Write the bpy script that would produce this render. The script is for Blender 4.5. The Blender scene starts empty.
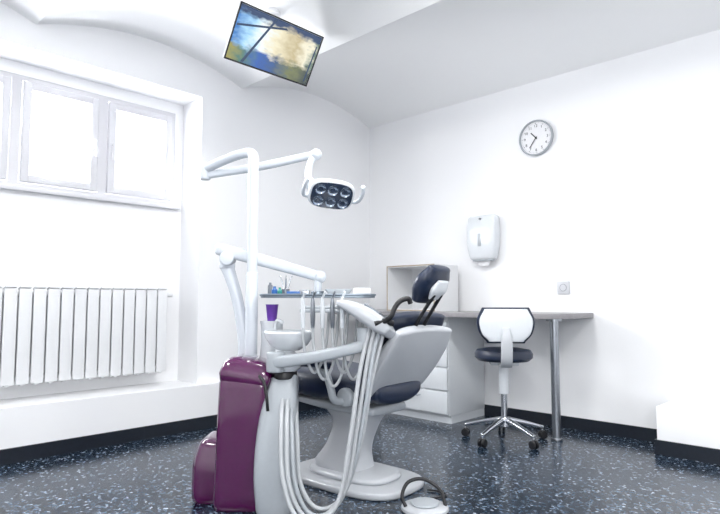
import bpy, bmesh, math
from mathutils import Vector, Matrix, Quaternion
rad = math.radians
scene = bpy.context.scene
try:
    scene.view_settings.view_transform = 'Standard'
except Exception:
    pass

# ------------------------------------------------------------ frames
CAM = Vector((3.82, -4.08, 0.92))
ANG = rad(44.1)
RX, RY = math.cos(ANG), math.sin(ANG)
def V(x, y, z=0.0):
    """diagonal working frame of the room (x across, y deeper) -> world"""
    return Vector((CAM.x + x*RX - y*RY, CAM.y + x*RY + y*RX, z))

# ------------------------------------------------------------ materials
def base_mat(name):
    m = bpy.data.materials.new(name); m.use_nodes = True
    nt = m.node_tree; b = nt.nodes["Principled BSDF"]
    return m, nt, b
def mat(name, col, rough=0.5, metal=0.0, coat=0.0, bump=0.0, bscale=60.0, var=0.03, emit=None, estr=0.0):
    m, nt, b = base_mat(name)
    n = nt.nodes.new("ShaderNodeTexNoise"); n.inputs["Scale"].default_value = bscale
    n.inputs["Detail"].default_value = 4
    tc = nt.nodes.new("ShaderNodeTexCoord"); nt.links.new(tc.outputs["Object"], n.inputs["Vector"])
    r = nt.nodes.new("ShaderNodeValToRGB")
    r.color_ramp.elements[0].position = 0.3; r.color_ramp.elements[1].position = 0.7
    r.color_ramp.elements[0].color = (*[max(0, c*(1-var)) for c in col], 1)
    r.color_ramp.elements[1].color = (*[min(1, c*(1+var)) for c in col], 1)
    nt.links.new(n.outputs["Fac"], r.inputs["Fac"]); nt.links.new(r.outputs["Color"], b.inputs["Base Color"])
    b.inputs["Roughness"].default_value = rough; b.inputs["Metallic"].default_value = metal
    b.inputs["Coat Weight"].default_value = coat
    if bump:
        bp = nt.nodes.new("ShaderNodeBump"); bp.inputs["Strength"].default_value = bump
        bp.inputs["Distance"].default_value = 0.002
        nt.links.new(n.outputs["Fac"], bp.inputs["Height"]); nt.links.new(bp.outputs["Normal"], b.inputs["Normal"])
    if emit:
        b.inputs["Emission Color"].default_value = (*emit, 1); b.inputs["Emission Strength"].default_value = estr
    return m
M = {}
M['wall'] = mat('wall_paint', (0.88, 0.885, 0.90), 0.6, bump=0.10, bscale=180, var=0.006)
M['ceil'] = mat('ceiling_paint', (0.92, 0.925, 0.93), 0.7, bump=0.08, bscale=120, var=0.006)
M['base'] = mat('baseboard_vinyl', (0.006, 0.010, 0.018), 0.4, var=0.2)
M['white'] = mat('white_plastic', (0.70, 0.73, 0.76), 0.22, coat=0.3, var=0.01)
M['arm'] = mat('arm_enamel', (0.62, 0.66, 0.71), 0.25, coat=0.3, var=0.01)
M['whitem'] = mat('white_enamel', (0.76, 0.77, 0.785), 0.35, var=0.01)
M['frame'] = mat('window_frame_plastic', (0.66, 0.66, 0.69), 0.35, var=0.01)
M['plate'] = mat('socket_plastic', (0.56, 0.57, 0.60), 0.3, var=0.01)
M['shell'] = mat('silver_grey_shell', (0.50, 0.52, 0.55), 0.28, coat=0.3, var=0.01)
M['lgrey'] = mat('light_grey_plastic', (0.38, 0.41, 0.44), 0.32, coat=0.2, var=0.02)
M['grey'] = mat('grey_plastic', (0.18, 0.20, 0.23), 0.4, var=0.03)
M['navy'] = mat('navy_upholstery', (0.009, 0.017, 0.042), 0.34, bump=0.25, bscale=220, var=0.15)
M['black'] = mat('black_rubber', (0.006, 0.006, 0.008), 0.4, var=0.2)
M['maroon'] = mat('plum_lacquer', (0.070, 0.003, 0.055), 0.10, coat=1.0, var=0.04)
M['chrome'] = mat('chrome', (0.62, 0.64, 0.68), 0.12, metal=1.0, var=0.02)
M['steel'] = mat('brushed_steel', (0.33, 0.35, 0.38), 0.30, metal=1.0, var=0.05)
M['tray'] = mat('tray_steel', (0.22, 0.26, 0.30), 0.28, metal=0.8, var=0.05)
M['desk'] = mat('grey_laminate', (0.27, 0.26, 0.27), 0.32, var=0.05, bscale=30)
M['edge'] = mat('pale_edge_band', (0.40, 0.33, 0.25), 0.5, var=0.05)
M['hose'] = mat('hose_silicone', (0.44, 0.46, 0.48), 0.38, var=0.02)
M['purple'] = mat('purple_plastic', (0.16, 0.05, 0.42), 0.3, var=0.05)
M['blue'] = mat('blue_plastic', (0.02, 0.12, 0.38), 0.3, var=0.05)
M['green'] = mat('teal_plastic', (0.03, 0.25, 0.22), 0.3, var=0.05)
M['paper'] = mat('paper', (0.80, 0.80, 0.82), 0.8, var=0.02)
M['ink'] = mat('black_ink', (0.008, 0.008, 0.012), 0.6, var=0.1)
M['lens'] = mat('lamp_reflector', (0.30, 0.36, 0.45), 0.08, metal=0.9, coat=1.0, var=0.1)
M['lampface'] = mat('lamp_face', (0.018, 0.028, 0.055), 0.15, coat=0.6, var=0.1)
M['lightp'] = mat('light_diffuser', (0.9, 0.9, 0.9), 0.5, emit=(1, 0.99, 0.97), estr=6.0)

def mixnode(nt, a, bcol, fac):
    x = nt.nodes.new("ShaderNodeMix"); x.data_type = 'RGBA'
    if isinstance(fac, float): x.inputs[0].default_value = fac
    else: nt.links.new(fac, x.inputs[0])
    ins = [s for s in x.inputs if s.type == 'RGBA']; out = [s for s in x.outputs if s.type == 'RGBA'][0]
    for s, v in zip(ins, (a, bcol)):
        if isinstance(v, tuple): s.default_value = (*v, 1)
        else: nt.links.new(v, s)
    return out
def floor_mat():
    m, nt, b = base_mat('speckled_vinyl_floor')
    tc = nt.nodes.new("ShaderNodeTexCoord")
    # random per-flake value: small irregular chips
    dn = nt.nodes.new("ShaderNodeTexNoise"); dn.inputs["Scale"].default_value = 60; dn.inputs["Detail"].default_value = 2
    nt.links.new(tc.outputs["Object"], dn.inputs["Vector"])
    dv = nt.nodes.new("ShaderNodeVectorMath"); dv.operation = 'MULTIPLY_ADD'
    dv.inputs[1].default_value = (0.02, 0.02, 0); nt.links.new(dn.outputs["Color"], dv.inputs[0]); nt.links.new(tc.outputs["Object"], dv.inputs[2])
    vo = nt.nodes.new("ShaderNodeTexVoronoi"); vo.inputs["Scale"].default_value = 95
    nt.links.new(dv.outputs[0], vo.inputs["Vector"])
    sp = nt.nodes.new("ShaderNodeSeparateColor"); nt.links.new(vo.outputs["Color"], sp.inputs[0])
    r = nt.nodes.new("ShaderNodeValToRGB"); cr = r.color_ramp; cr.interpolation = 'CONSTANT'
    els = [(0.0, (0.002, 0.004, 0.009)), (0.28, (0.009, 0.018, 0.034)), (0.58, (0.020, 0.038, 0.066)), (0.80, (0.055, 0.090, 0.135)), (0.92, (0.16, 0.21, 0.28)), (0.975, (0.34, 0.39, 0.46))]
    while len(cr.elements) < len(els): cr.elements.new(0.5)
    for e, (p, c) in zip(cr.elements, els): e.position = p; e.color = (*c, 1)
    nt.links.new(sp.outputs[0], r.inputs[0]); nt.links.new(r.outputs[0], b.inputs["Base Color"])
    b.inputs["Roughness"].default_value = 0.20
    return m
M['floor'] = floor_mat()
def screen_mat():
    """blurred outdoor picture on the screen, driven by the screen's UV map"""
    m, nt, b = base_mat('screen_picture')
    uv = nt.nodes.new("ShaderNodeUVMap")
    n = nt.nodes.new("ShaderNodeTexNoise"); n.inputs["Scale"].default_value = 9; n.inputs["Detail"].default_value = 6
    nt.links.new(uv.outputs[0], n.inputs["Vector"])
    sc = nt.nodes.new("ShaderNodeVectorMath"); sc.operation = 'MULTIPLY_ADD'
    sc.inputs[1].default_value = (0.34, 0.34, 0); sc.inputs[2].default_value = (-0.17, -0.17, 0)
    nt.links.new(n.outputs["Color"], sc.inputs[0])
    ad = nt.nodes.new("ShaderNodeVectorMath"); ad.operation = 'ADD'
    nt.links.new(uv.outputs[0], ad.inputs[0]); nt.links.new(sc.outputs[0], ad.inputs[1])
    sp = nt.nodes.new("ShaderNodeSeparateXYZ"); nt.links.new(ad.outputs[0], sp.inputs[0])
    def ramp(sock, els):
        r = nt.nodes.new("ShaderNodeValToRGB"); cr = r.color_ramp
        while len(cr.elements) < len(els): cr.elements.new(0.5)
        for e, (p, c) in zip(cr.elements, els): e.position = p; e.color = (*c, 1)
        nt.links.new(sock, r.inputs[0]); return r.outputs[0]
    up = ramp(sp.outputs[0], [(0.0, (0.04, 0.18, 0.50)), (0.16, (0.35, 0.62, 0.85)), (0.32, (0.80, 0.88, 0.90)), (0.48, (0.78, 0.72, 0.52)), (0.72, (0.50, 0.42, 0.24)), (0.88, (0.80, 0.76, 0.60)), (1.0, (0.14, 0.20, 0.16))])
    lo = ramp(sp.outputs[0], [(0.0, (0.30, 0.28, 0.08)), (0.15, (0.08, 0.18, 0.14)), (0.35, (0.02, 0.10, 0.40)), (0.55, (0.04, 0.09, 0.20)), (0.75, (0.16, 0.18, 0.08)), (1.0, (0.04, 0.06, 0.06))])
    fy = nt.nodes.new("ShaderNodeMapRange"); fy.inputs["From Min"].default_value = 0.25; fy.inputs["From Max"].default_value = 0.36
    nt.links.new(sp.outputs[1], fy.inputs["Value"])
    c = mixnode(nt, lo, up, fy.outputs["Result"])
    fz = nt.nodes.new("ShaderNodeMapRange"); fz.inputs["From Min"].default_value = 0.82; fz.inputs["From Max"].default_value = 0.92
    nt.links.new(sp.outputs[1], fz.inputs["Value"])
    c = mixnode(nt, c, (0.02, 0.05, 0.13), fz.outputs["Result"])
    b.inputs["Base Color"].default_value = (0.02, 0.02, 0.02, 1); b.inputs["Roughness"].default_value = 0.15
    nt.links.new(c, b.inputs["Emission Color"]); b.inputs["Emission Strength"].default_value = 1.15
    return m
M['screen'] = screen_mat()
M['screen_dark'] = mat('screen_dark_beam', (0.004, 0.006, 0.015), 0.15, emit=(0.03, 0.06, 0.12), estr=1.0)

def glass_mat():
    m = bpy.data.materials.new('window_glass'); m.use_nodes = True
    nt = m.node_tree; nt.nodes.clear()
    o = nt.nodes.new("ShaderNodeOutputMaterial"); t = nt.nodes.new("ShaderNodeBsdfTransparent")
    g = nt.nodes.new("ShaderNodeBsdfGlossy"); g.inputs["Roughness"].default_value = 0.02
    mx = nt.nodes.new("ShaderNodeMixShader"); mx.inputs["Fac"].default_value = 0.06
    nt.links.new(t.outputs[0], mx.inputs[1]); nt.links.new(g.outputs[0], mx.inputs[2]); nt.links.new(mx.outputs[0], o.inputs[0])
    return m
M['glass'] = glass_mat()

# ------------------------------------------------------------ mesh helpers
def merge(bm, tmp, mi=0, mtx=None):
    if mtx is not None: bmesh.ops.transform(tmp, matrix=mtx, verts=tmp.verts)
    for f in tmp.faces: f.material_index = mi
    me = bpy.data.meshes.new("tmp"); tmp.to_mesh(me); tmp.free()
    bm.from_mesh(me); bpy.data.meshes.remove(me)
def box(bm, c, s, bev=0.0, rot=None, mi=0, seg=3):
    t = bmesh.new(); bmesh.ops.create_cube(t, size=1.0)
    bmesh.ops.scale(t, vec=s, verts=t.verts)
    if bev: bmesh.ops.bevel(t, geom=t.edges[:], offset=bev, segments=seg, profile=0.5, affect='EDGES')
    m = Matrix.Translation(c)
    if rot is not None: m = m @ rot.to_4x4()
    merge(bm, t, mi, m)
def box2(bm, lo, hi, bev=0.0, mi=0):
    lo = Vector(lo); hi = Vector(hi)
    box(bm, (lo+hi)/2, hi-lo, bev, mi=mi)
def align(p1, p2):
    d = (Vector(p2)-Vector(p1)).normalized()
    return Vector((0, 0, 1)).rotation_difference(d).to_matrix()
def cyl(bm, p1, p2, r1, r2=None, seg=28, bev=0.0, mi=0):
    p1 = Vector(p1); p2 = Vector(p2); r2 = r1 if r2 is None else r2
    t = bmesh.new(); L = (p2-p1).length
    bmesh.ops.create_cone(t, cap_ends=True, segments=seg, radius1=r1, radius2=r2, depth=L)
    if bev:
        es = [e for e in t.edges if len(e.link_faces) == 2 and any(len(f.verts) > 4 for f in e.link_faces)]
        bmesh.ops.bevel(t, geom=es, offset=bev, segments=3, profile=0.5, affect='EDGES')
    merge(bm, t, mi, Matrix.Translation((p1+p2)/2) @ align(p1, p2).to_4x4())
def sph(bm, c, r, sc=(1, 1, 1), mi=0, rot=None):
    t = bmesh.new(); bmesh.ops.create_uvsphere(t, u_segments=24, v_segments=14, radius=r)
    bmesh.ops.scale(t, vec=sc, verts=t.verts)
    m = Matrix.Translation(c)
    if rot is not None: m = m @ rot.to_4x4()
    merge(bm, t, mi, m)
def lathe(bm, prof, c=(0, 0, 0), seg=36, mi=0, mtx=None):
    t = bmesh.new(); rings = []
    for r, z in prof:
        if r < 1e-6: rings.append([t.verts.new((0, 0, z))])
        else: rings.append([t.verts.new((r*math.cos(2*math.pi*i/seg), r*math.sin(2*math.pi*i/seg), z)) for i in range(seg)])
    for a, b in zip(rings, rings[1:]):
        for i in range(seg):
            j = (i+1) % seg
            if len(a) == 1 and len(b) == 1: continue
            if len(a) == 1: t.faces.new((a[0], b[i], b[j]))
            elif len(b) == 1: t.faces.new((a[i], b[0], a[j]))
            else: t.faces.new((a[i], b[i], b[j], a[j]))
    bmesh.ops.recalc_face_normals(t, faces=t.faces[:])
    m = Matrix.Translation(c)
    if mtx is not None: m = m @ mtx.to_4x4()
    merge(bm, t, mi, m)
def catmull(pts, n=6):
    if len(pts) < 3: return [tuple(p) for p in pts]
    Q = [tuple(2*a-b for a, b in zip(pts[0], pts[1]))] + [tuple(p) for p in pts] + [tuple(2*a-b for a, b in zip(pts[-1], pts[-2]))]
    out = []
    for i in range(1, len(Q)-2):
        for k in range(n):
            t = k/n
            out.append(tuple(0.5*((2*b)+(-a+c)*t+(2*a-5*b+4*c-d)*t*t+(-a+3*b-3*c+d)*t**3)
                             for a, b, c, d in zip(Q[i-1], Q[i], Q[i+1], Q[i+2])))
    out.append(tuple(pts[-1]))
    return out
def loft(bm, rings, mi=0, cap=True):
    t = bmesh.new(); R = [[t.verts.new(p) for p in ring] for ring in rings]; n = len(R[0])
    for a, b in zip(R, R[1:]):
        for i in range(n):
            j = (i+1) % n; t.faces.new((a[i], a[j], b[j], b[i]))
    if cap:
        t.faces.new(list(reversed(R[0]))); t.faces.new(R[-1])
    bmesh.ops.recalc_face_normals(t, faces=t.faces[:])
    merge(bm, t, mi)
def tube(bm, pts, r, seg=12, n=6, mi=0, smooth=True):
    Q = [Vector(p) for p in (catmull(pts, n) if smooth else pts)]
    rings = []; up = None
    for i, p in enumerate(Q):
        d = (Q[min(i+1, len(Q)-1)]-Q[max(i-1, 0)]).normalized()
        if up is None: up = d.orthogonal().normalized()
        else: up = (up - d*up.dot(d)).normalized()
        s = d.cross(up)
        rings.append([p+up*r*math.cos(2*math.pi*k/seg)+s*r*math.sin(2*math.pi*k/seg) for k in range(seg)])
    loft(bm, rings, mi)
def sesweep(bm, path, side=(0, 1, 0), e=4.0, n=5, seg=32, mi=0, cup=0.0, endround=True):
    """path: (x,y,z,width,thick); width along 'side', thick along the path normal; rounded ends"""
    side = Vector(side).normalized()
    Q = catmull(path, n)
    ps = [Vector(q[:3]) for q in Q]
    secs = []
    for i, q in enumerate(Q):
        d = (ps[min(i+1, len(Q)-1)]-ps[max(i-1, 0)]).normalized()
        s = (side - d*side.dot(d)).normalized(); nn = d.cross(s)
        secs.append((ps[i], d, s, nn, q[3], q[4]))
    def ring(p, s, nn, w, h):
        out = []
        for k in range(seg):
            a = 2*math.pi*k/seg; ca, sa = math.cos(a), math.sin(a)
            x = math.copysign(abs(ca)**(2/e), ca); y = math.copysign(abs(sa)**(2/e), sa)
            out.append(p + s*(x*w/2) + nn*(y*h/2 + cup*(x*x)))
        return out
    rings = []
    p, d, s, nn, w, h = secs[0]; rr = min(w, h)*0.28
    if endround:
        for a in (0, 30, 60):
            ca, sa = math.cos(rad(a)), math.sin(rad(a))
            rings.append(ring(p - d*rr*ca, s, nn, max(w-2*rr*(1-sa), 1e-3), max(h-2*rr*(1-sa), 1e-3)))
    for (p, d, s, nn, w, h) in secs: rings.append(ring(p, s, nn, w, h))
    if endround:
        rr = min(w, h)*0.28
        for a in (60, 30, 0):
            ca, sa = math.cos(rad(a)), math.sin(rad(a))
            rings.append(ring(p + d*rr*ca, s, nn, max(w-2*rr*(1-sa), 1e-3), max(h-2*rr*(1-sa), 1e-3)))
    loft(bm, rings, mi)
def slab(bm, outline, z0, z1, bev=0.0, mi=0, mtx=None):
    t = bmesh.new(); vs = [t.verts.new((x, y, z0)) for x, y in outline]
    f = t.faces.new(vs); r = bmesh.ops.extrude_face_region(t, geom=[f])
    bmesh.ops.translate(t, vec=(0, 0, z1-z0), verts=[v for v in r['geom'] if isinstance(v, bmesh.types.BMVert)])
    bmesh.ops.recalc_face_normals(t, faces=t.faces[:])
    if bev:
        es = [e for e in t.edges if abs(e.verts[0].co.z-e.verts[1].co.z) < 1e-6]
        bmesh.ops.bevel(t, geom=es, offset=bev, segments=3, profile=0.5, affect='EDGES')
    merge(bm, t, mi, mtx)
def selip(a, b, e=4, n=48, cx=0, cy=0):
    o = []
    for k in range(n):
        t = 2*math.pi*k/n; c, s = math.cos(t), math.sin(t)
        o.append((cx+a*math.copysign(abs(c)**(2/e), c), cy+b*math.copysign(abs(s)**(2/e), s)))
    return o
def finish(name, bm, mats, parent=None, off=None, angle=38, label=None):
    me = bpy.data.meshes.new(name)
    if off is not None: bmesh.ops.translate(bm, vec=-Vector(off), verts=bm.verts)
    bm.to_mesh(me); bm.free()
    if not isinstance(mats, (list, tuple)): mats = [mats]
    for m in mats: me.materials.append(m)
    me.shade_smooth()
    try: me.set_sharp_from_angle(angle=rad(angle))
    except Exception: pass
    o = bpy.data.objects.new(name, me); scene.collection.objects.link(o)
    if parent is not None: o.parent = parent
    if label: o["label"] = label
    return o
def structure(name, bm, mats, label):
    o = finish(name, bm, mats); o["kind"] = "structure"; o["label"] = label; o["category"] = name.split('_')[0]
    return o
def root(name, loc, rotz, label, category, group=None):
    e = bpy.data.objects.new(name, None); e.empty_display_size = 0.1
    e.location = loc; e.rotation_euler = (0, 0, rotz); scene.collection.objects.link(e)
    e["label"] = label; e["category"] = category
    if group: e["group"] = group
    return e
def top(o, label, category, group=None):
    o["label"] = label; o["category"] = category
    if group: o["group"] = group
    return o
def P(name, parent, mats, fn, off=None, label=None, angle=38):
    bm = bmesh.new(); fn(bm)
    return finish(name, bm, mats, parent, off, angle, label)

# ============================================================ ROOM
SP = 2.61
EX, SY = 5.2, -5.2
bm = bmesh.new(); box2(bm, (-0.6, SY-0.2, -0.1), (EX+0.2, 0.2, 0.0))
structure('floor', bm, M['floor'], 'glossy dark blue-grey speckled vinyl floor')
bm = bmesh.new()
prof = []
spans = [(0.0, -1.5), (-1.5, -3.0), (-3.0, -4.5), (-4.5, -6.0)]
for a, b in spans:
    for k in range(16):
        t = k/16; prof.append((a+(b-a)*t, SP + 0.15*math.sin(math.pi*t)**0.85))
prof.append((-6.0, SP))
vs1 = [bm.verts.new((-0.02, y, z)) for y, z in prof]; vs2 = [bm.verts.new((EX+0.1, y, z)) for y, z in prof]
vt1 = [bm.verts.new((-0.02, y, z+0.12)) for y, z in prof]; vt2 = [bm.verts.new((EX+0.1, y, z+0.12)) for y, z in prof]
for i in range(len(prof)-1):
    bm.faces.new((vs1[i], vs1[i+1], vs2[i+1], vs2[i])); bm.faces.new((vt1[i+1], vt1[i], vt2[i], vt2[i+1]))
bmesh.ops.recalc_face_normals(bm, faces=bm.faces[:])
structure('ceiling', bm, M['ceil'], 'white plastered ceiling of shallow vaults')
WY0, WY1 = -1.915, -4.115
bm = bmesh.new(); box2(bm, (-0.6, -1.85, 0), (0, 0.2, 3.0)); structure('wall_west', bm, M['wall'], 'white wall beside the window recess')
bm = bmesh.new(); box2(bm, (-0.6, -4.2, 2.45), (0, -1.85, 3.0)); structure('wall_header', bm, M['wall'], 'white wall above the window recess')
bm = bmesh.new(); box2(bm, (-0.6, SY-0.2, 0), (0, -4.2, 3.0)); structure('wall_southwest', bm, M['wall'], 'white wall beside the window recess')
bm = bmesh.new()
box2(bm, (-0.5, -4.2, 0), (-0.28, -1.85, 1.63))
box2(bm, (-0.5, -4.2, 2.37), (-0.28, -1.85, 2.45))
box2(bm, (-0.5, WY0, 1.63), (-0.28, -1.85, 2.37))
box2(bm, (-0.5, -4.2, 1.63), (-0.28, WY1, 2.37))
structure('wall_recess', bm, M['wall'], 'white back wall of the window recess')
bm = bmesh.new(); box2(bm, (0, 0, 0), (EX+0.2, 0.2, 3.0)); structure('wall_north', bm, M['wall'], 'plain white wall behind the desk')
bm = bmesh.new(); box2(bm, (EX, SY-0.2, 0), (EX+0.2, 0, 3.0)); structure('wall_east', bm, M['wall'], 'plain white wall')
bm = bmesh.new(); box2(bm, (0, SY-0.2, 0), (EX, SY, 3.0)); structure('wall_south', bm, M['wall'], 'plain white wall')
bm = bmesh.new()
box2(bm, (-0.28, -4.2, 0), (0.0, -1.85, 0.31)); box2(bm, (0.0, SY, 0), (0.08, 0, 0.31), 0.0)
structure('trim_1', bm, M['wall'], 'low white plinth along the window wall')
bm = bmesh.new(); box2(bm, (0.08, SY, 0), (0.092, -0.0, 0.085)); structure('baseboard_west', bm, M['base'], 'black vinyl baseboard')
bm = bmesh.new(); box2(bm, (0.092, -0.012, 0), (2.64, 0, 0.085)); structure('baseboard_north', bm, M['base'], 'black vinyl baseboard')
bm = bmesh.new(); box2(bm, (2.64, -0.3, 0), (EX, 0, 0.28), 0.004); structure('trim_2', bm, M['wall'], 'low white boxed plinth against the wall')
bm = bmesh.new(); box2(bm, (2.628, -0.312, 0), (EX, -0.3, 0.085)); box2(bm, (2.628, -0.3, 0), (2.64, -0.012, 0.085))
structure('baseboard_plinth', bm, M['base'], 'black vinyl baseboard around the plinth')
bm = bmesh.new(); box2(bm, (-0.279, -4.15, 1.612), (-0.235, -1.88, 1.638), 0.004); structure('trim_3', bm, M['frame'], 'white window sill board')
cw = (WY0-WY1)/4
for i in range(4):
    y1 = WY0 - i*cw; y0 = y1-cw
    bm = bmesh.new()
    fw = 0.03
    box2(bm, (-0.34, y0, 1.64), (-0.285, y0+fw, 2.37)); box2(bm, (-0.34, y1-fw, 1.64), (-0.285, y1, 2.37))
    box2(bm, (-0.34, y0+fw, 1.64), (-0.285, y1-fw, 1.67)); box2(bm, (-0.34, y0+fw, 2.34), (-0.285, y1-fw, 2.37))
    w = structure('window_%d' % (i+1), bm, M['frame'], 'white plastic casement window with bright daylight outside')
    def sash(bm, y0=y0, y1=y1):
        a, b, s = y0+0.036, y1-0.036, 0.05
        box2(bm, (-0.33, a, 1.676), (-0.265, a+s, 2.334), 0.006); box2(bm, (-0.33, b-s, 1.676), (-0.265, b, 2.334), 0.006)
        box2(bm, (-0.33, a+s-0.004, 1.676), (-0.265, b-s+0.004, 1.676+s), 0.006); box2(bm, (-0.33, a+s-0.004, 2.334-s), (-0.265, b-s+0.004, 2.334), 0.006)
    s_ = P('sash', w, M['frame'], sash)
    P('glass_pane', s_, M['glass'], lambda bm: box2(bm, (-0.305, y0+0.082, 1.72), (-0.300, y1-0.082, 2.29)))
    def hnd(bm):
        yy = y0+0.058 if i % 2 == 0 else y1-0.058
        box2(bm, (-0.265, yy-0.012, 1.97), (-0.256, yy+0.012, 2.04), 0.003)
        cyl(bm, (-0.258, yy, 2.02), (-0.228, yy, 2.02), 0.007); box2(bm, (-0.236, yy-0.009, 1.91), (-0.223, yy+0.009, 2.03), 0.004)
    P('window_handle', s_, M['frame'], hnd)

# ============================================================ RADIATOR
rd = root('radiator', (-0.15, -2.02, 0), 0, 'white sectional aluminium radiator under the window', 'radiator')
nsec = 21; pitch = 0.081
def sec_mesh(bm):
    box2(bm, (0.028, -0.036, 0.41), (0.040, 0.036, 0.99), 0.004)
    box2(bm, (-0.030, -0.012, 0.40), (0.030, 0.012, 0.985), 0.003)
    box2(bm, (-0.048, -0.030, 0.42), (-0.040, 0.030, 0.97), 0.003)
    box2(bm, (-0.042, -0.005, 0.42), (-0.028, 0.005, 0.97))
    box(bm, Vector((0.018, 0, 0.995)), Vector((0.05, 0.066, 0.012)), 0.004, rot=Matrix.Rotation(rad(-18), 3, 'Y'))
s0 = P('radiator_section', rd, M['whitem'], sec_mesh)
s0.location = (0, -0.05, 0)
for i in range(1, nsec):
    c = s0.copy(); scene.collection.objects.link(c); c.parent = rd; c.location = (0, -0.05-i*pitch, 0)
L = nsec*pitch
for zz in (0.955, 0.445):
    P('header_pipe', rd, M['whitem'], lambda bm: cyl(bm, (-0.005, -0.005, zz), (-0.005, -L-0.02, zz), 0.017))
P('supply_pipe', rd, M['whitem'], lambda bm: cyl(bm, (-0.005, -L-0.03, 0.31), (-0.005, -L-0.03, 0.96), 0.010))
def rv(bm):
    cyl(bm, (-0.005, 0.045, 0.955), (-0.005, -0.005, 0.955), 0.014, bev=0.002)
    tube(bm, [(-0.005, 0.02, 0.955), (-0.06, 0.02, 0.955), (-0.126, 0.02, 0.955)], 0.009)
P('valve', rd, M['whitem'], rv)
for yy in (-0.4, -1.2):
    for zz in (0.9, 0.5):
        P('wall_bracket', rd, M['whitem'], lambda bm: box2(bm, (-0.128, yy-0.01, zz), (-0.03, yy+0.01, zz+0.03)))

# ============================================================ DESK
dz = 0.83
dk = root('desk', (0, 0, 0), 0, 'long grey laminate worktop along the wall with a steel leg', 'desk')
def dtop(bm):
    o = [(0.10, -0.005), (0.10, -0.60), (1.90, -0.60)]
    for k in range(1, 10):
        a = rad(-90 + k*10); o.append((1.90+0.26*math.cos(a), -0.34+0.26*math.sin(a)))
    o += [(2.16, -0.34), (2.16, -0.005)]
    slab(bm, o, dz-0.035, dz, 0.003)
P('worktop', dk, M['desk'], dtop)
def dleg(bm):
    x, y = 2.06, -0.41
    cyl(bm, (x, y, 0.0), (x, y, dz-0.035), 0.028)
    cyl(bm, (x, y, 0.0), (x, y, 0.02), 0.036, bev=0.004); cyl(bm, (x, y, dz-0.05), (x, y, dz-0.0351), 0.05)
P('leg', dk, M['steel'], dleg)
def draw_unit():
    x0, x1, yf, h = 0.62, 1.27, -0.52, dz-0.036
    r = root('drawer_cabinet', ((x0+x1)/2, -0.26, 0), 0, 'white laminate drawer cabinet under the desk', 'cabinet')
    o = ((x0+x1)/2, -0.26, 0)
    P('body', r, M['white'], lambda bm: (box2(bm, (x0, yf+0.02, 0.06), (x1, -0.014, h), 0.002), box2(bm, (x0+0.02, yf+0.05, 0.0), (x1-0.004, -0.014, 0.06))), off=o)
    n = 4; z = 0.07; dh = (h-0.03-z)/n
    for i in range(n):
        a = z+i*dh
        d = P('drawer', r, M['white'], lambda bm: box2(bm, (x0+0.003, yf, a+0.005), (x1-0.003, yf+0.019, a+dh-0.005), 0.003), off=o)
        def hd(bm):
            tube(bm, [((x0+x1)/2+sx*0.07, yf+yy, a+dh-0.05) for sx, yy in ((-1, 0.0), (-1, -0.028), (1, -0.028), (1, 0.0))], 0.005, smooth=False)
        P('handle', d, M['chrome'], hd, off=o)
draw_unit()
ob = root('storage_box', (0.83, -0.25, dz), 0, 'white open-fronted box with thin pale edges standing on the desk', 'box')
def sb(bm):
    w, d, h, t = 0.25, 0.16, 0.375, 0.015
    box2(bm, (-w, -d, 0), (-w+t, d, h)); box2(bm, (w-t, -d, 0), (w, d, h))
    box2(bm, (-w+t, -d, 0), (w-t, d, t)); box2(bm, (-w+t, -d, h-t), (w-t, d, h)); box2(bm, (-w+t, d-0.006, t), (w-t, d, h-t))
P('body', ob, M['whitem'], sb)
def se_(bm):
    w, d, h, t = 0.25, 0.16, 0.375, 0.010
    y0, y1 = -d-0.003, -d
    box2(bm, (-w, y0, 0), (-w+t, y1, h)); box2(bm, (w-t, y0, 0), (w, y1, h)); box2(bm, (-w+t, y0, h-t), (w-t, y1, h)); box2(bm, (-w+t, y0, 0), (w-t, y1, t))
P('edge_band', ob, M['edge'], se_)

# ============================================================ WALL THINGS
dp = root('paper_dispenser', (1.31, 0, 1.24), 0, 'white paper towel dispenser on the wall', 'dispenser')
def dpb(bm):
    sesweep(bm, [(0, -0.058, 0.03, 0.22, 0.10), (0, -0.062, 0.12, 0.255, 0.115), (0, -0.060, 0.25, 0.265, 0.11), (0, -0.052, 0.335, 0.255, 0.092)], side=(1, 0, 0), e=6)
P('cover', dp, M['white'], dpb)
P('window_slot', dp, M['lgrey'], lambda bm: sesweep(bm, [(0, -0.121, 0.11, 0.03, 0.008), (0, -0.121, 0.21, 0.03, 0.008)], side=(1, 0, 0), e=3))
P('lock', dp, M['grey'], lambda bm: cyl(bm, (0, -0.10, 0.33), (0, -0.112, 0.33), 0.009))
P('outlet_tray', dp, M['lgrey'], lambda bm: box2(bm, (-0.085, -0.09, -0.008), (0.085, -0.03, 0.012), 0.005))
def dpp(bm):
    rings = []
    for z, w, wob in ((0.0, 0.055, 0.0), (-0.02, 0.06, 0.006), (-0.045, 0.045, -0.004)):
        rings.append([Vector((-w+2*w*k/12, -0.06+wob*math.sin(k*1.3), z)) for k in range(13)] + [Vector((w-2*w*k/12, -0.056+wob*math.sin((12-k)*1.3), z)) for k in range(13)])
    loft(bm, rings)
P('paper_sheet', dp, M['paper'], dpp)
ck = root('wall_clock', (1.764, 0, 2.16), 0, 'round white wall clock with grey rim and black hands', 'clock')
RXm = Matrix.Rotation(rad(90), 3, 'X')
P('rim', ck, M['lgrey'], lambda bm: lathe(bm, [(0.0, 0.0), (0.134, 0.0), (0.139, 0.012), (0.138, 0.030), (0.132, 0.035), (0.127, 0.030), (0.126, 0.018)], mtx=RXm, seg=64))
P('dial', ck, M['paper'], lambda bm: cyl(bm, (0, -0.005, 0), (0, -0.018, 0), 0.1275, seg=64))
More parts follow.
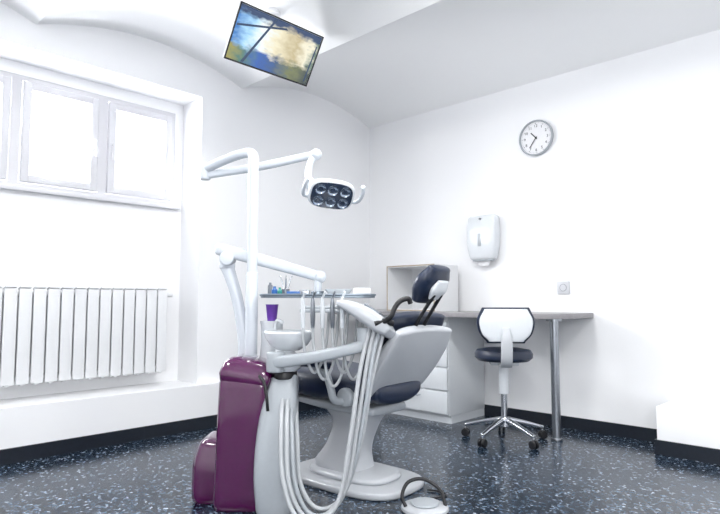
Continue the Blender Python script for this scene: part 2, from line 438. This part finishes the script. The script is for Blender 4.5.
def ticks(bm):
    for k in range(60):
        a = rad(k*6); l = 0.010 if k % 5 == 0 else 0.005; w = 0.0025 if k % 5 == 0 else 0.001
        box(bm, Vector((math.sin(a)*(0.118-l/2), -0.0185, math.cos(a)*(0.118-l/2))), Vector((w, 0.001, l)), rot=Matrix.Rotation(a, 3, 'Y'))
    for h in range(1, 13):
        cu = bpy.data.curves.new('n', 'FONT'); cu.body = str(h); cu.size = 0.030; cu.align_x = 'CENTER'; cu.align_y = 'CENTER'; cu.extrude = 0.0004
        to = bpy.data.objects.new('n', cu); scene.collection.objects.link(to)
        bpy.context.view_layer.update()
        me = bpy.data.meshes.new_from_object(to.evaluated_get(bpy.context.evaluated_depsgraph_get()))
        a = rad(h*30)
        me.transform(Matrix.Translation((math.sin(a)*0.093, -0.0187, math.cos(a)*0.093)) @ Matrix.Rotation(rad(90), 4, 'X'))
        bm.from_mesh(me); bpy.data.meshes.remove(me); bpy.data.objects.remove(to); bpy.data.curves.remove(cu)
P('dial_numbers', ck, M['ink'], ticks)
def hand(ang, ln, w, yy):
    def f(bm):
        a = rad(ang)
        box(bm, Vector((math.sin(a)*(ln/2-0.012), yy, math.cos(a)*(ln/2-0.012))), Vector((w, 0.0015, ln)), rot=Matrix.Rotation(a, 3, 'Y'))
        cyl(bm, (0, yy-0.001, 0), (0, yy+0.0012, 0), w*1.0)
    return f
P('hour_hand', ck, M['ink'], hand(318, 0.072, 0.008, -0.021))
P('minute_hand', ck, M['ink'], hand(216, 0.10, 0.006, -0.0235))
ol = root('wall_outlet', (1.947, 0, 1.01), 0, 'white square wall power socket', 'socket')
P('cover_plate', ol, M['plate'], lambda bm: box2(bm, (-0.046, -0.014, -0.046), (0.046, 0, 0.046), 0.004))
P('socket_well', ol, M['grey'], lambda bm: lathe(bm, [(0.0, 0.010), (0.023, 0.010), (0.024, 0.016), (0.026, 0.016), (0.027, 0.0138)], mtx=RXm))
for sx in (-1, 1):
    P('contact_hole', ol, M['ink'], lambda bm: cyl(bm, (sx*0.009, -0.0095, 0), (sx*0.009, -0.0115, 0), 0.003))

# ============================================================ CEILING TV
tv = root('television', (1.105, -1.940, 2.635), 0, 'flat television hung from the ceiling, showing a bright picture', 'television')
ed = Vector((-0.516, 0, -0.857)); nn_ = Vector((0.857, 0, -0.516)); el = Vector((0, 1, 0)); H_ = 0.335; W_ = 0.64
TM = Matrix(((el.x, -ed.x, nn_.x), (el.y, -ed.y, nn_.y), (el.z, -ed.z, nn_.z)))
cen = ed*(H_/2)
TM4 = Matrix.Translation(cen) @ TM.to_4x4()
def tvb(bm):
    t = bmesh.new(); box(t, Vector((0, 0, -0.009)), Vector((W_, H_, 0.018)), 0.005); merge(bm, t, 0, TM4)
    t = bmesh.new(); box(t, Vector((0, 0, -0.03)), Vector((W_*0.6, H_*0.6, 0.03)), 0.01); merge(bm, t, 0, TM4)
P('casing', tv, M['whitem'], tvb)
def tv_screen():
    w, h = W_/2-0.010, H_/2-0.010
    verts = []; faces = []; mi = []; uvs = []
    def poly(pts, z, m):
        b0 = len(verts)
        for x, y in pts: verts.append(TM4 @ Vector((x*w, y*h, z))); uvs.append(((x+1)/2, (y+1)/2))
        faces.append(tuple(range(b0, b0+len(pts)))); mi.append(m)
    poly([(-1, -1), (1, -1), (1, 1), (-1, 1)], 0.0015, 0)
    poly([(-0.98, 0.30), (0.10, 0.80), (0.14, 0.74), (-0.98, 0.22)], 0.0020, 1)
    poly([(-0.20, 0.98), (-0.15, 0.98), (-0.62, -0.98), (-0.68, -0.98)], 0.0022, 1)
    poly([(0.93, 0.6), (0.96, 0.6), (0.93, -0.9), (0.89, -0.9)], 0.0026, 1)
    me = bpy.data.meshes.new('screen'); me.from_pydata(verts, [], faces)
    ul = me.uv_layers.new(name='UVMap')
    for lp in me.loops: ul.data[lp.index].uv = uvs[lp.vertex_index]
    me.materials.append(M['screen']); me.materials.append(M['screen_dark'])
    for p, m in zip(me.polygons, mi): p.material_index = m
    o = bpy.data.objects.new('screen', me); scene.collection.objects.link(o); o.parent = tv
tv_screen()
def tvf(bm):
    for a, b in (((0, H_/2-0.004, 0.002), (W_, 0.008, 0.006)), ((0, -H_/2+0.005, 0.002), (W_, 0.010, 0.006)), ((-W_/2+0.004, 0, 0.002), (0.008, H_-0.016, 0.006)), ((W_/2-0.004, 0, 0.002), (0.008, H_-0.016, 0.006))):
        t = bmesh.new(); box(t, Vector(a), Vector(b)); merge(bm, t, 0, TM4)
P('bezel', tv, M['black'], tvf)
def tvm(bm):
    c = cen - nn_*0.045
    box(bm, c, Vector((0.06, 0.16, 0.06)), 0.005)
    cyl(bm, c, (c.x, c.y, 0.10), 0.02); cyl(bm, (c.x, c.y, 0.075), (c.x, c.y, 0.10), 0.05)
P('ceiling_mount', tv, M['whitem'], tvm)

# ============================================================ CEILING LIGHTS, MOSTLY ADDED FILL
def ceil_fill_light(x, y):
    z = 2.70
    r = root('ceiling_fill_light', (x, y, z), 0, 'white square ceiling light panel, most of them added as unseen fill', 'light', group='ceiling light panels')
    P('frame', r, M['whitem'], lambda bm: (box2(bm, (-0.3, -0.3, 0), (0.3, -0.27, 0.06)), box2(bm, (-0.3, 0.27, 0), (0.3, 0.3, 0.06)), box2(bm, (-0.3, -0.27, 0), (-0.27, 0.27, 0.06)), box2(bm, (0.27, -0.27, 0), (0.3, 0.27, 0.06))))
    P('diffuser', r, M['lightp'], lambda bm: box2(bm, (-0.27, -0.27, 0.008), (0.27, 0.27, 0.02)))
    l = bpy.data.lights.new('ceiling_fill_lamp', 'AREA'); l.shape = 'SQUARE'; l.size = 0.5; l.energy = 31; l.color = (1, 1, 0.99)
    lo = bpy.data.objects.new('ceiling_fill_lamp', l); lo.location = (x, y, z-0.01); scene.collection.objects.link(lo)
for (x, y) in ((2.0, -2.25), (3.9, -2.25), (2.0, -4.2), (4.0, -4.2)):  # one panel belongs to the ceiling, the others are added unseen as fill
    ceil_fill_light(x, y)

# ============================================================ DENTAL UNIT
UO = (-0.53, 2.75, 0)
un = root('dental_unit', V(UO[0], UO[1]), ANG, 'plum dental unit with white arms, operating lamp and hoses', 'dental unit')
def U(name, mats, fn, parent=None, label=None): return P(name, parent or un, mats, fn, off=UO, label=label)
def cab(bm):
    sesweep(bm, [(-0.535, 2.73, 0.03, 0.225, 0.30), (-0.53, 2.73, 0.2, 0.225, 0.30), (-0.525, 2.73, 0.42, 0.222, 0.29), (-0.52, 2.73, 0.55, 0.222, 0.28)], side=(1, 0, 0), e=9, seg=56)
    sesweep(bm, [(-0.515, 2.73, 0.575, 0.24, 0.29), (-0.512, 2.73, 0.592, 0.235, 0.28)], side=(1, 0, 0), e=9, seg=56)
U('cabinet', M['maroon'], cab, label='glossy plum cabinet casing')
def lowb(bm):
    sesweep(bm, [(-0.675, 2.82, 0.03, 0.20, 0.30), (-0.675, 2.82, 0.16, 0.195, 0.29), (-0.67, 2.82, 0.23, 0.17, 0.24)], side=(1, 0, 0), e=5, seg=40)
    box2(bm, (-0.74, 2.70, 0), (-0.43, 2.86, 0.04), 0.01)
U('floor_box', M['maroon'], lowb, label='low plum connection box')
def skirt(bm):
    sesweep(bm, [(-0.365, 2.60, 0.02, 0.17, 0.18), (-0.368, 2.61, 0.18, 0.19, 0.19), (-0.362, 2.63, 0.38, 0.17, 0.17), (-0.345, 2.66, 0.52, 0.13, 0.14), (-0.34, 2.67, 0.56, 0.12, 0.12)], side=(1, 0, 0), e=4, seg=40)
U('hose_housing', M['lgrey'], skirt, label='light grey curved housing')
def sk2(bm):
    cyl(bm, (-0.345, 2.66, 0.565), (-0.345, 2.66, 0.60), 0.062, 0.058, bev=0.006)
    cyl(bm, (-0.345, 2.66, 0.60), (-0.345, 2.66, 0.612), 0.045)
    tube(bm, [(-0.45, 2.60, 0.585), (-0.42, 2.56, 0.56), (-0.405, 2.54, 0.50), (-0.40, 2.545, 0.44)], 0.007)
U('swivel_collar', M['black'], sk2)
def spcol(bm):
    lathe(bm, [(0, 0.60), (0.060, 0.60), (0.075, 0.615), (0.078, 0.64), (0.070, 0.67), (0.045, 0.685), (0.04, 0.70), (0.0, 0.70)], c=(-0.345, 2.66, 0))
U('spittoon_column', M['white'], spcol)
def bowl(bm):
    lathe(bm, [(0.0, 0.69), (0.05, 0.692), (0.085, 0.715), (0.108, 0.75), (0.115, 0.772), (0.112, 0.780), (0.103, 0.778), (0.092, 0.76), (0.06, 0.725), (0.0, 0.715)], c=(-0.325, 2.66, 0), seg=48)
    tube(bm, [(-0.40, 2.74, 0.70), (-0.40, 2.74, 0.80), (-0.385, 2.72, 0.825), (-0.36, 2.70, 0.815)], 0.008)
U('spittoon_bowl', M['white'], bowl)
def cupst(bm):
    lathe(bm, [(0, 0.60), (0.055, 0.60), (0.058, 0.61), (0.05, 0.72), (0.052, 0.80), (0.056, 0.812), (0.056, 0.82), (0, 0.82)], c=(-0.425, 2.80, 0))
U('cup_filler', M['white'], cupst)
def sarm(bm):
    sesweep(bm, [(-0.37, 2.58, 0.645, 0.05, 0.055), (-0.20, 2.54, 0.672, 0.045, 0.052), (-0.05, 2.52, 0.705, 0.045, 0.05), (0.02, 2.53, 0.725, 0.05, 0.055)], side=(0, 1, 0), e=3)
    cyl(bm, (-0.375, 2.60, 0.60), (-0.375, 2.60, 0.69), 0.042, bev=0.008)
    cyl(bm, (0.02, 2.54, 0.69), (0.02, 2.54, 0.80), 0.034, bev=0.006)
U('support_arm', M['lgrey'], sarm)
def dhead(bm):
    sesweep(bm, [(-0.085, 2.58, 0.905, 0.24, 0.030), (-0.03, 2.575, 0.885, 0.25, 0.055), (0.04, 2.56, 0.845, 0.24, 0.075), (0.10, 2.54, 0.80, 0.20, 0.07), (0.125, 2.53, 0.78, 0.17, 0.05)], side=(0, 1, 0), e=5)
hd = U('delivery_head', M['shell'], dhead)
U('control_panel', M['grey'], lambda bm: sesweep(bm, [(0.03, 2.55, 0.896, 0.16, 0.012), (0.09, 2.54, 0.858, 0.14, 0.012)], side=(0, 1, 0), e=5), parent=hd)
def dhandle(bm):
    tube(bm, [(0.09, 2.46, 0.82), (0.13, 2.44, 0.85), (0.145, 2.44, 0.885), (0.17, 2.45, 0.915), (0.205, 2.46, 0.925), (0.215, 2.465, 0.905)], 0.011)
    tube(bm, [(0.06, 2.45, 0.82), (0.10, 2.46, 0.83), (0.14, 2.48, 0.82)], 0.013)
U('handle', M['black'], dhandle, parent=hd)
def rail(bm):
    tube(bm, [(-0.25, 2.56, 0.885), (-0.16, 2.555, 0.885), (-0.06, 2.56, 0.89)], 0.010)
    box2(bm, (-0.265, 2.54, 0.865), (-0.055, 2.60, 0.88), 0.004)
U('instrument_rack', M['lgrey'], rail, parent=hd)
for i in range(5):
    x = -0.25+i*0.043
    def hp(bm):
        lathe(bm, [(0, 0.05), (0.006, 0.048), (0.0095, 0.02), (0.011, -0.03), (0.010, -0.07), (0.008, -0.09), (0, -0.09)], c=(x, 2.535, 0.885), seg=18,
              mtx=Matrix.Rotation(rad(8), 3, 'X'))
        cyl(bm, (x, 2.53, 0.925), (x+0.012, 2.51, 0.955), 0.005)
    U('handpiece', M['steel'] if i % 2 else M['white'], hp, parent=hd)
    def hl(bm):
        zb = 0.60 - 0.03*(i % 3)
        tube(bm, [(x, 2.545, 0.80), (x+0.003, 2.55, 0.73), (x+0.02, 2.56, zb+0.05), (x+0.05, 2.58, zb), (x+0.085, 2.60, zb+0.06), (x+0.10, 2.62, 0.74), (min(x+0.11, 0.0), 2.62, 0.865)], 0.0065, seg=10)
    U('handpiece_hose', M['hose'], hl, parent=hd)
hs = [
 [(-0.34, 2.60, 0.50), (-0.335, 2.50, 0.40), (-0.32, 2.44, 0.20), (-0.27, 2.41, 0.06), (-0.19, 2.40, 0.022), (-0.09, 2.41, 0.10), (-0.04, 2.44, 0.35), (0.0, 2.48, 0.62), (0.045, 2.52, 0.81)],
 [(-0.32, 2.60, 0.50), (-0.31, 2.49, 0.38), (-0.295, 2.44, 0.18), (-0.24, 2.43, 0.05), (-0.16, 2.43, 0.03), (-0.06, 2.44, 0.14), (-0.01, 2.47, 0.40), (0.03, 2.49, 0.65), (0.065, 2.51, 0.80)],
 [(-0.31, 2.62, 0.48), (-0.29, 2.50, 0.36), (-0.27, 2.46, 0.16), (-0.21, 2.46, 0.04), (-0.12, 2.46, 0.05), (-0.035, 2.47, 0.20), (0.02, 2.48, 0.45), (0.055, 2.49, 0.68), (0.085, 2.51, 0.79)],
 [(-0.29, 2.64, 0.46), (-0.27, 2.53, 0.33), (-0.25, 2.49, 0.15), (-0.18, 2.49, 0.05), (-0.08, 2.49, 0.09), (0.0, 2.49, 0.30), (0.045, 2.50, 0.55), (0.10, 2.52, 0.78)],
]
for k, h in enumerate(hs):
    U('hose', M['hose'] if k != 2 else M['lgrey'], lambda bm: tube(bm, h, 0.0095, seg=14, n=8))
def tcol(bm):
    sesweep(bm, [(-0.555, 2.82, 0.59, 0.065, 0.065), (-0.565, 2.82, 0.75, 0.058, 0.058), (-0.60, 2.82, 0.93, 0.055, 0.055), (-0.635, 2.82, 1.04, 0.06, 0.06), (-0.65, 2.82, 1.08, 0.065, 0.065)], side=(0, 1, 0), e=2.2)
    cyl(bm, (-0.65, 2.82, 1.07), (-0.65, 2.82, 1.15), 0.038, bev=0.01)
U('tray_column', M['arm'], tcol)
def tarm(bm):
    sesweep(bm, [(-0.685, 2.79, 1.165, 0.05, 0.055), (-0.64, 2.79, 1.155, 0.055, 0.062), (-0.40, 2.77, 1.09, 0.045, 0.055), (-0.19, 2.75, 1.03, 0.042, 0.048)], side=(0, 1, 0), e=3)
    cyl(bm, (-0.20, 2.75, 1.045), (-0.20, 2.75, 0.955), 0.018, bev=0.003); sph(bm, (-0.19, 2.75, 1.03), 0.03)
    cyl(bm, (-0.64, 2.755, 1.12), (-0.64, 2.83, 1.12), 0.034, bev=0.006)
U('tray_arm', M['arm'], tarm)
def tray(bm):
    slab(bm, selip(0.265, 0.14, 8, cx=-0.195, cy=2.76), 0.930, 0.938, 0.002)
    o = selip(0.265, 0.14, 8, cx=-0.195, cy=2.76)
    t = [(x, y, 0.943) for x, y in o]; t.append(t[0]); tube(bm, t, 0.006, seg=8, smooth=False)
    cyl(bm, (-0.20, 2.75, 0.937), (-0.20, 2.75, 0.962), 0.035, bev=0.004)
U('instrument_tray', M['tray'], tray)
def pole(bm):
    cyl(bm, (-0.515, 2.75, 0.59), (-0.515, 2.75, 1.60), 0.025)
    cyl(bm, (-0.515, 2.75, 0.59), (-0.515, 2.75, 0.66), 0.033, bev=0.006)
    cyl(bm, (-0.515, 2.75, 0.66), (-0.515, 2.75, 1.05), 0.029, bev=0.003)
U('lamp_pole', M['arm'], pole)
def la1(bm):
    tube(bm, [(-0.515, 2.75, 1.56), (-0.515, 2.75, 1.61), (-0.54, 2.765, 1.635), (-0.62, 2.81, 1.63), (-0.72, 2.86, 1.605), (-0.79, 2.90, 1.585)], 0.0235, seg=20)
    cyl(bm, (-0.79, 2.90, 1.61), (-0.79, 2.90, 1.53), 0.028, bev=0.006)
U('lamp_swing_arm', M['arm'], la1)
def la2(bm):
    sesweep(bm, [(-0.77, 2.90, 1.555, 0.034, 0.036), (-0.50, 2.86, 1.59, 0.036, 0.04), (-0.22, 2.78, 1.63, 0.034, 0.036)], side=(0, 1, 0), e=3)
    sph(bm, (-0.215, 2.78, 1.63), 0.028)
    tube(bm, [(-0.225, 2.78, 1.62), (-0.245, 2.77, 1.58), (-0.25, 2.76, 1.52), (-0.235, 2.75, 1.475), (-0.21, 2.74, 1.455)], 0.017, seg=16)
    sph(bm, (-0.24, 2.755, 1.48), 0.030)
U('lamp_spring_arm', M['arm'], la2)
hn = Vector((0.15, -0.74, -0.62)).normalized()
xr = Vector((1, 0.15, -0.20)); xr = (xr - hn*xr.dot(hn)).normalized()
yu = (-hn).cross(xr).normalized()
LM = Matrix(((xr.x, yu.x, -hn.x), (xr.y, yu.y, -hn.y), (xr.z, yu.z, -hn.z)))
LM4 = Matrix.Translation((-0.135, 2.72, 1.415)) @ LM.to_4x4()
def inl(bm, fn):
    t = bmesh.new(); fn(t)
    bmesh.ops.transform(t, matrix=LM4, verts=t.verts)
    me = bpy.data.meshes.new('t'); t.to_mesh(me); t.free(); bm.from_mesh(me); bpy.data.meshes.remove(me)
def lhead(bm):
    inl(bm, lambda t: (slab(t, selip(0.112, 0.076, 3.2), 0.0, 0.032, 0.012), slab(t, selip(0.07, 0.045, 3), 0.03, 0.055, 0.01)))
lh = U('lamp_head', M['white'], lhead)
U('lamp_face', M['lampface'], lambda bm: inl(bm, lambda t: slab(t, selip(0.100, 0.068, 3.2), -0.004, 0.002, 0.001)), parent=lh)
for i in range(6):
    cx = (-1+(i % 3))*0.060; cy = 0.031 if i < 3 else -0.031
    U('lamp_lens', M['lens'], lambda bm: inl(bm, lambda t: lathe(t, [(0, -0.003), (0.010, -0.0035), (0.018, -0.006), (0.023, -0.010), (0.0265, -0.009), (0.027, -0.003)], c=(cx, cy, 0), seg=28)), parent=lh)
for sx in (-1, 1):
    U('lamp_handle', M['arm'], lambda bm: inl(bm, lambda t: tube(t, [(sx*0.10, 0.03, 0.02), (sx*0.13, 0.02, 0.01), (sx*0.14, -0.01, -0.005), (sx*0.14, -0.055, -0.02), (sx*0.13, -0.085, -0.025)], 0.009, seg=12)), parent=lh)

c = root('cup', V(-0.425, 2.80, 0.8205), 0, 'small purple plastic cup on the cup filler', 'cup')
P('cup_body', c, M['purple'], lambda bm: lathe(bm, [(0, 0), (0.022, 0), (0.030, 0.075), (0.032, 0.078), (0.0285, 0.076), (0.0205, 0.004), (0, 0.004)]))
def small(name, x, y, fn, m, label, cat, rz=0.0):
    bm = bmesh.new(); fn(bm); o = finish(name, bm, m); o.location = V(x, y, 0.9382); o.rotation_euler = (0, 0, ANG+rz); top(o, label, cat); return o
small('dish', -0.10, 2.71, lambda bm: lathe(bm, [(0, 0), (0.04, 0), (0.062, 0.026), (0.064, 0.032), (0.058, 0.028), (0.036, 0.006), (0, 0.006)]), M['white'], 'shallow white dish on the instrument tray', 'dish')
small('bottle', -0.405, 2.74, lambda bm: lathe(bm, [(0, 0), (0.013, 0), (0.014, 0.006), (0.014, 0.030), (0.007, 0.037), (0.007, 0.046), (0, 0.046)]), M['blue'], 'small dark blue bottle on the instrument tray', 'bottle')
small('bottle', -0.435, 2.80, lambda bm: lathe(bm, [(0, 0), (0.011, 0), (0.012, 0.01), (0.012, 0.05), (0.006, 0.058), (0.006, 0.066), (0, 0.066)]), M['grey'], 'small grey bottle on the instrument tray', 'bottle')
small('bottle', -0.375, 2.70, lambda bm: lathe(bm, [(0, 0), (0.010, 0), (0.011, 0.006), (0.011, 0.026), (0.006, 0.032), (0.006, 0.04), (0, 0.04)]), M['green'], 'small teal bottle on the instrument tray', 'bottle')
small('box', -0.31, 2.70, lambda bm: box2(bm, (-0.03, -0.02, 0), (0.03, 0.02, 0.022), 0.003), M['blue'], 'small blue plastic box on the instrument tray', 'box')
small('box', -0.27, 2.81, lambda bm: box2(bm, (-0.025, -0.02, 0), (0.025, 0.02, 0.030), 0.003), M['steel'], 'small steel box on the instrument tray', 'box')
js = root('instrument_holder', V(-0.36, 2.80, 0.9382), ANG, 'small steel beaker on the instrument tray', 'holder')
P('beaker', js, M['steel'], lambda bm: lathe(bm, [(0, 0), (0.018, 0), (0.020, 0.035), (0.0175, 0.035), (0.0165, 0.004), (0, 0.004)]))
for k, (dx, dy) in enumerate(((0.012, 0.0), (-0.012, 0.004), (0.002, -0.012))):
    bm = bmesh.new(); cyl(bm, (dx*0.2, dy*0.2, 0.006), (dx*1.9, dy*1.9, 0.085), 0.0032); tube(bm, [(dx*1.9, dy*1.9, 0.084), (dx*2.1, dy*2.1, 0.092), (dx*2.8, dy*2.8, 0.098)], 0.0014)
    o = finish('probe', bm, M['chrome']); o.location = V(-0.36, 2.80, 0.9382); o.rotation_euler = (0, 0, ANG)
    top(o, 'thin steel dental probe standing in the beaker', 'probe', 'dental probes in the beaker')
small('paper_pack', 0.01, 2.83, lambda bm: box2(bm, (-0.04, -0.03, 0), (0.04, 0.03, 0.04), 0.006), M['paper'], 'white paper pack on the instrument tray', 'paper pack', 0.1)

# ============================================================ DENTAL CHAIR
heading = rad(140.2)
ch = root('dental_chair', V(-0.03, 3.04), ANG+heading, 'reclining dental chair with navy upholstery and pale grey shell', 'dental chair')
def C(name, mats, fn, parent=None, label=None): return P(name, parent or ch, mats, fn, label=label)
def cb(bm):
    slab(bm, selip(0.36, 0.23, 3.2), 0.0, 0.035, 0.012)
    slab(bm, selip(0.25, 0.155, 3, cx=0.0), 0.03, 0.065, 0.02)
C('base_plate', M['shell'], cb)
def cc(bm):
    sesweep(bm, [(0.06, 0, 0.06, 0.24, 0.30), (0.03, 0, 0.17, 0.20, 0.20), (-0.01, 0, 0.29, 0.20, 0.20), (-0.02, 0, 0.38, 0.27, 0.32)], side=(0, 1, 0), e=4)
C('lift_column', M['shell'], cc)
def cf(bm):
    sesweep(bm, [(-0.22, 0, 0.385, 0.28, 0.05), (0.0, 0, 0.395, 0.36, 0.06), (0.28, 0, 0.41, 0.36, 0.04), (0.42, 0, 0.415, 0.3, 0.03)], side=(0, 1, 0), e=4)
    for s in (-1, 1):
        cyl(bm, (-0.14, s*0.17, 0.46), (-0.14, s*0.245, 0.46), 0.045, bev=0.01)
C('seat_frame', M['lgrey'], cf)
def cs(bm):
    sesweep(bm, [(-0.27, 0, 0.465, 0.38, 0.10), (-0.1, 0, 0.475, 0.46, 0.13), (0.1, 0, 0.485, 0.52, 0.15), (0.30, 0, 0.50, 0.52, 0.15), (0.50, 0, 0.50, 0.50, 0.14), (0.60, 0, 0.455, 0.46, 0.12)], side=(0, 1, 0), e=3.5, cup=0.02)
C('seat', M['navy'], cs)
bd = Vector((-0.56, 0, 0.83)); bnr = Vector((-0.83, 0, -0.56))
def bp(t, r):
    return Vector((-0.13, 0, 0.455)) + bd*t + bnr*r
def bsh(bm):
    pth = []
    for t, w, h in ((0.05, 0.34, 0.045), (0.11, 0.44, 0.07), (0.22, 0.50, 0.08), (0.34, 0.51, 0.075), (0.43, 0.46, 0.05)):
        v = bp(t, 0.055); pth.append((v.x, 0, v.z, w, h))
    sesweep(bm, pth, side=(0, 1, 0), e=4, cup=0.03)
C('backrest_shell', M['shell'], bsh, label='pale grey rear shell of the backrest')
def bcu(bm):
    pth = []
    for t, w, h in ((0.04, 0.36, 0.06), (0.12, 0.44, 0.08), (0.24, 0.52, 0.085), (0.36, 0.53, 0.075), (0.465, 0.46, 0.05)):
        v = bp(t, -0.01); pth.append((v.x, 0, v.z, w, h))
    sesweep(bm, pth, side=(0, 1, 0), e=3.4, cup=0.025)
C('backrest', M['navy'], bcu)
def hr(bm):
    pth = []
    for t, w, h in ((0.56, 0.16, 0.06), (0.61, 0.22, 0.085), (0.67, 0.23, 0.085), (0.72, 0.17, 0.06)):
        v = bp(t, -0.015); pth.append((v.x, 0, v.z, w, h))
    sesweep(bm, pth, side=(0, 1, 0), e=2.6, cup=0.0)
hrp = C('headrest', M['navy'], hr)
def hrb(bm):
    pth = []
    for t, w, h in ((0.595, 0.09, 0.02), (0.64, 0.12, 0.035), (0.685, 0.09, 0.02)):
        v = bp(t, 0.036); pth.append((v.x, 0, v.z, w, h))
    sesweep(bm, pth, side=(0, 1, 0), e=2.8)
C('headrest_shell', M['white'], hrb, parent=hrp)
for s in (-1, 1):
    def hrr(bm):
        a = bp(0.34, 0.045); b = bp(0.50, 0.04); c_ = bp(0.62, 0.045)
        tube(bm, [(a.x, s*0.035, a.z), (b.x, s*0.035, b.z), (c_.x, s*0.03, c_.z)], 0.009)
    C('headrest_rod', M['black'], hrr, parent=hrp)
for s in (1, -1):
    def ar(bm):
        tube(bm, [(-0.13, s*0.19, 0.44), (-0.12, s*0.28, 0.45), (-0.11, s*0.30, 0.51), (-0.08, s*0.30, 0.57), (-0.02, s*0.30, 0.595)], 0.018, seg=16)
    a = C('armrest', M['lgrey'], ar)
    C('armrest_pad', M['navy'], lambda bm: sesweep(bm, [(-0.10, s*0.30, 0.612, 0.06, 0.035), (0.02, s*0.30, 0.617, 0.07, 0.04), (0.14, s*0.30, 0.61, 0.06, 0.035)], side=(0, 1, 0), e=2.6), parent=a)

# foot pedal
fp = root('foot_pedal', V(0.285, 2.61), ANG, 'low pale grey foot control with a black hoop handle', 'foot pedal')
P('base', fp, M['shell'], lambda bm: lathe(bm, [(0, 0), (0.100, 0), (0.105, 0.006), (0.103, 0.016), (0.085, 0.024), (0.03, 0.028), (0, 0.028)]))
P('pedal_disc', fp, M['lgrey'], lambda bm: lathe(bm, [(0, 0.027), (0.06, 0.026), (0.064, 0.031), (0.06, 0.036), (0, 0.038)]))
P('hoop', fp, M['black'], lambda bm: tube(bm, [(-0.085, -0.02, 0.02), (-0.10, 0.0, 0.06), (-0.07, 0.03, 0.11), (0.0, 0.04, 0.12), (0.07, 0.02, 0.08), (0.09, -0.01, 0.02)], 0.008))
P('cable', fp, M['black'], lambda bm: tube(bm, [(0.02, 0.095, 0.014), (0.03, 0.12, 0.008), (0.08, 0.14, 0.007), (0.12, 0.18, 0.007), (0.09, 0.23, 0.007), (0.04, 0.25, 0.007)], 0.005))

# ============================================================ STOOL
st = root('stool', V(0.955, 3.88), ANG-rad(9), 'white swivel stool with black seat and chrome five-star base', 'stool')
for i in range(5):
    a = rad(18+72*i); d = Vector((math.cos(a), math.sin(a), 0))
    def lg(bm):
        sesweep(bm, [tuple(d*0.03)[:2]+(0.13, 0.04, 0.04), tuple(d*0.15)[:2]+(0.105, 0.034, 0.03), tuple(d*0.265)[:2]+(0.075, 0.028, 0.022)], side=tuple(d.cross(Vector((0, 0, 1)))), e=3)
        cyl(bm, tuple(d*0.265)[:2]+(0.055,), tuple(d*0.265)[:2]+(0.08,), 0.007)
    P('leg', st, M['chrome'], lg)
    def cs_(bm):
        c0 = d*0.265; sd = d.cross(Vector((0, 0, 1)))
        for s in (-1, 1):
            p = c0 + sd*s*0.014; cyl(bm, (p.x-sd.x*0.008, p.y-sd.y*0.008, 0.026), (p.x+sd.x*0.008, p.y+sd.y*0.008, 0.026), 0.026, bev=0.003)
        box(bm, Vector((c0.x, c0.y, 0.045)), Vector((0.03, 0.03, 0.02)), 0.006)
    P('castor', st, M['black'], cs_)
def scol(bm):
    cyl(bm, (0, 0, 0.09), (0, 0, 0.15), 0.038, 0.03, bev=0.004); cyl(bm, (0, 0, 0.14), (0, 0, 0.40), 0.021)
P('gas_lift', st, M['chrome'], scol)
P('lift_cover', st, M['white'], lambda bm: (cyl(bm, (0, 0, 0.30), (0, 0, 0.50), 0.032, bev=0.004), box2(bm, (-0.09, -0.09, 0.495), (0.09, 0.09, 0.52), 0.006)))
P('seat', st, M['navy'], lambda bm: lathe(bm, [(0, 0.52), (0.165, 0.52), (0.188, 0.54), (0.19, 0.565), (0.175, 0.59), (0.12, 0.60), (0, 0.598)], seg=48))
def sback(bm):
    sesweep(bm, [(0, -0.222, 0.665, 0.22, 0.03), (0, -0.225, 0.71, 0.30, 0.035), (0, -0.228, 0.79, 0.33, 0.035), (0, -0.230, 0.855, 0.27, 0.028)], side=(1, 0, 0), e=3.0)
sb_ = P('backrest', st, M['white'], sback, label='white plastic backrest shell')
P('back_cushion', sb_, M['navy'], lambda bm: sesweep(bm, [(0, -0.195, 0.655, 0.24, 0.03), (0, -0.195, 0.71, 0.33, 0.035), (0, -0.198, 0.79, 0.36, 0.035), (0, -0.200, 0.865, 0.30, 0.028)], side=(1, 0, 0), e=3.0))
P('back_bracket', sb_, M['shell'], lambda bm: sesweep(bm, [(0, 0.0, 0.505, 0.08, 0.02), (0, -0.18, 0.50, 0.075, 0.02), (0, -0.245, 0.55, 0.07, 0.022), (0, -0.255, 0.66, 0.07, 0.024), (0, -0.25, 0.74, 0.05, 0.02)], side=(1, 0, 0), e=4))

# ============================================================ LIGHT & WORLD & CAMERA
w = bpy.data.worlds.new('World'); scene.world = w; w.use_nodes = True
bg = w.node_tree.nodes['Background']; bg.inputs['Color'].default_value = (0.95, 0.97, 1.0, 1); bg.inputs['Strength'].default_value = 1.6
def area(name, loc, target, sx, sy, e, col=(1, 1, 1)):
    l = bpy.data.lights.new(name, 'AREA'); l.shape = 'RECTANGLE'; l.size = sx; l.size_y = sy; l.energy = e; l.color = col
    o = bpy.data.objects.new(name, l); o.location = loc
    o.rotation_euler = (Vector(target)-Vector(loc)).to_track_quat('-Z', 'Y').to_euler(); scene.collection.objects.link(o)
area('daylight', (-0.7, -3.0, 2.05), (2.5, -2.4, 0.8), 2.1, 0.7, 210, (0.97, 0.98, 1.0))
area('room_fill', (4.9, -4.9, 1.5), (1.6, -1.6, 2.2), 1.8, 1.4, 68, (0.98, 0.99, 1))  # unseen fill added behind the camera, not a fixture of the room

cam = bpy.data.cameras.new('Camera'); co = bpy.data.objects.new('Camera', cam); scene.collection.objects.link(co)
co.location = CAM; co.rotation_euler = (rad(90+4.26), 0, ANG)
cam.sensor_width = 36; cam.lens = 28.85; cam.clip_start = 0.05
scene.camera = co
